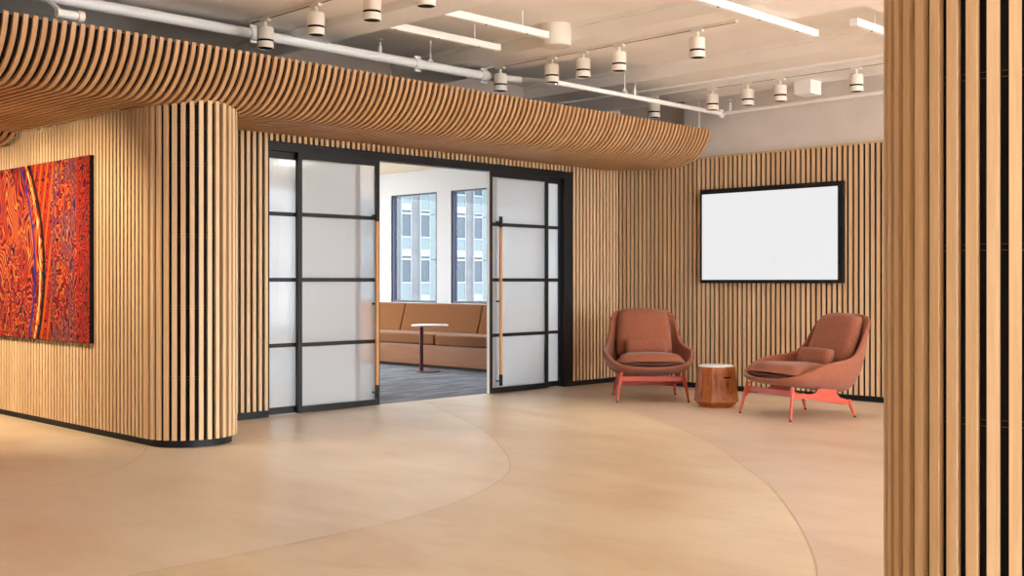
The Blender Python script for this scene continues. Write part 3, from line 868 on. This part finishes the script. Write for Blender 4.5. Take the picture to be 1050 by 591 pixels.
    # steel frame
    for sx in (-1, 1):
        fr = MB()
        poly = [(.315,.262),(.296,.236),(.262,.224),(.10,.212),(.055,.222),(.03,.250),(-.13,.262),(-.165,.250),(-.172,.205),(-.205,.172),(-.318,.143),(-.322,.105),(-.27,.108),(.0,.150),(.22,.182),(.285,.178),(.312,.150)]
        x0 = sx*.295
        fr.prism(poly, 'x', x0-.006, x0+.006)
        fr.build('side_plate', CORAL, t, bevel=.002)
    b = MB(); b.prism([(.262,.192),(.285,.192),(.285,.240),(.262,.240)], 'x', -.295, .295); b.build('front_rail', CORAL, t, bevel=.003)
    b = MB(); b.prism([(-.255,.110),(-.235,.110),(-.235,.146),(-.255,.146)], 'x', -.295, .295); b.build('rear_rail', CORAL, t, bevel=.003)
    for sx in (-1, 1):
        for (fx, fy, tx, ty, tz) in ((.335,.345,.297,.292,.278),(.312,-.352,.292,-.305,.148)):
            b = MB(); b.tube([(sx*fx,fy,.012),(sx*(fx*.5+tx*.5),fy*.5+ty*.5,tz*.5),(sx*tx,ty,tz)], [.0105,.014,.0165], 12)
            lg = b.build('leg', CORAL, t, smooth=50)
            b = MB(); b.tube([(sx*fx,fy,0),(sx*fx,fy,.013)], .0115, 12); b.build('rubber_foot', RUBBER, lg, smooth=50)
    return t
ch = armchair()
def face(o, loc, d):
    o.location = loc; o.rotation_euler = (0,0,math.atan2(-d[0], d[1]))
face(ch, (8.683,6.65,0), (-.714,-.70)); ch['label'] = 'rust tweed armchair with coral legs seen from the front, beside the doors'
c2 = copy_thing(ch, label='rust tweed armchair with coral legs turned side-on under the lit display')
face(c2, (8.49,4.918,0), (-.938,.346))

# ------------------------------------------------------------------ building across the street
BRK = Mat('grey_brick', rough=.9, spec=.1)
_b = BRK.noise(BRK.coords((.5,.5,1.2)), .8, 2)
BRK.color(BRK.ramp(_b, [(.35, srgb(100,96,98)), (.65, srgb(112,108,110))])); BRK = BRK.m
TEAL = Mat('pale_teal_panel', srgb(98,108,109), .6).m
GLB = Mat('blue_grey_glass', srgb(46,56,68), .4).m
WFR = Mat('white_frames', srgb(132,136,139), .5).m
t = empty('office_building', (40, 66, -22), 0, 'grey brick office building with blue windows seen through the meeting room window', 'building')
b = MB(); b.box((-10,.25,0),(45,12,46)); b.build('wall', BRK, t)
FH = 3.55; WP = 1.92
for i in range(24):
    x0 = -2 + i*WP
    b = MB(); fr_ = MB(); sp_ = MB()
    for k in range(12):
        z0 = k*FH + .25
        b.box((x0,.12,z0+1.5),(x0+.9,.2,z0+3.2))
        fr_.box((x0-.06,.05,z0-.2),(x0,.25,z0+3.35)); fr_.box((x0+.9,.05,z0-.2),(x0+.96,.25,z0+3.35))
        fr_.box((x0,.05,z0+3.2),(x0+.9,.2,z0+3.35)); fr_.box((x0,.05,z0+1.38),(x0+.9,.2,z0+1.5))
        fr_.box((x0,.06,z0-.05),(x0+.9,.2,z0+.5 if (i+k) % 3 else z0+.05))
        sp_.box((x0,.1,z0+.05),(x0+.9,.22,z0+1.38))
        if i % 3 == 1: sp_.box((x0+.96,.15,z0-.3),(x0+WP-.06,.26,z0+3.3))
    w = b.build('window', GLB, t); fr_.build('window_frame', WFR, w); sp_.build('spandrel', TEAL, w)

# ------------------------------------------------------------------ light: sky, lamps, added room fill
W = bpy.data.worlds.new('World'); SC.world = W; W.use_nodes = True
nt = W.node_tree; bg = nt.nodes['Background']
tc = nt.nodes.new('ShaderNodeTexCoord'); sp = nt.nodes.new('ShaderNodeSeparateXYZ'); nt.links.new(tc.outputs['Generated'], sp.inputs[0])
rp_ = nt.nodes.new('ShaderNodeValToRGB'); rp_.color_ramp.elements[0].position = .46; rp_.color_ramp.elements[0].color = (.62,.62,.62,1)
rp_.color_ramp.elements[1].position = .53; rp_.color_ramp.elements[1].color = (.93,.98,1.05,1)
mp = nt.nodes.new('ShaderNodeMath'); mp.operation = 'MULTIPLY_ADD'; mp.inputs[1].default_value = .5; mp.inputs[2].default_value = .5
nt.links.new(sp.outputs['Z'], mp.inputs[0]); nt.links.new(mp.outputs[0], rp_.inputs['Fac']); nt.links.new(rp_.outputs['Color'], bg.inputs['Color'])
bg.inputs['Strength'].default_value = 8

def lamp(name, kind, loc, energy, col, rot=(0,0,0), **kw):
    l = bpy.data.lights.new(name, kind); l.energy = energy; l.color = col
    for k, v in kw.items(): setattr(l, k, v)
    o = bpy.data.objects.new(name, l); COL.objects.link(o); o.location = loc; o.rotation_euler = rot; return o
WARM = (1.0,.80,.55)
def aim(o, target):
    d = Vector(target)-o.location; o.rotation_euler = d.to_track_quat('-Z','Y').to_euler()
# wall washers on the unseen part of the track row by the painting wall
for y in (8.2, 9.2, 10.2):
    o = lamp('wash_lamp', 'SPOT', (2.3,y-.6,2.25), 105, WARM, spot_size=math.radians(95), spot_blend=.8, shadow_soft_size=.06); aim(o, (3.73,y,1.1))
for x, y, z, lab in spots:
    o = lamp('spot_beam', 'SPOT', (x,y,z-.214), 22, (1.0,.88,.72), spot_size=math.radians(70), spot_blend=.9, shadow_soft_size=.05)

for x, y in ((6.2,9.6),(8.4,9.6),(6.2,12.2),(8.4,12.2)):
    lamp('room_fill', 'AREA', (x,y,ZRC-.02), 3, (1,.96,.92), shape='DISK', size=.5)  # added fill to brighten the meeting room; no fixtures there
# ------------------------------------------------------------------ camera
cam = bpy.data.cameras.new('camera'); co = bpy.data.objects.new('camera', cam); COL.objects.link(co)
co.location = (0,0,1.15)
yaw = math.atan2(.7002, .7140)
co.rotation_euler = (PI/2, 0, yaw-PI/2)
cam.sensor_fit = 'HORIZONTAL'; cam.sensor_width = 36; cam.lens = 36*1142/1050
cam.shift_y = -(295.5-288)/1050
cam.clip_start = .05; cam.clip_end = 500
SC.camera = co

SC.view_settings.view_transform = 'Standard'
SC.view_settings.look = 'None'
SC.view_settings.exposure = 0.72
SC.view_settings.gamma = 1
SC.view_settings.use_curve_mapping = False
SC.cycles.use_denoising = True
SC.cycles.max_bounces = 10; SC.cycles.diffuse_bounces = 6; SC.cycles.transmission_bounces = 8; SC.cycles.transparent_max_bounces = 12
SC.cycles.sample_clamp_indirect = 8
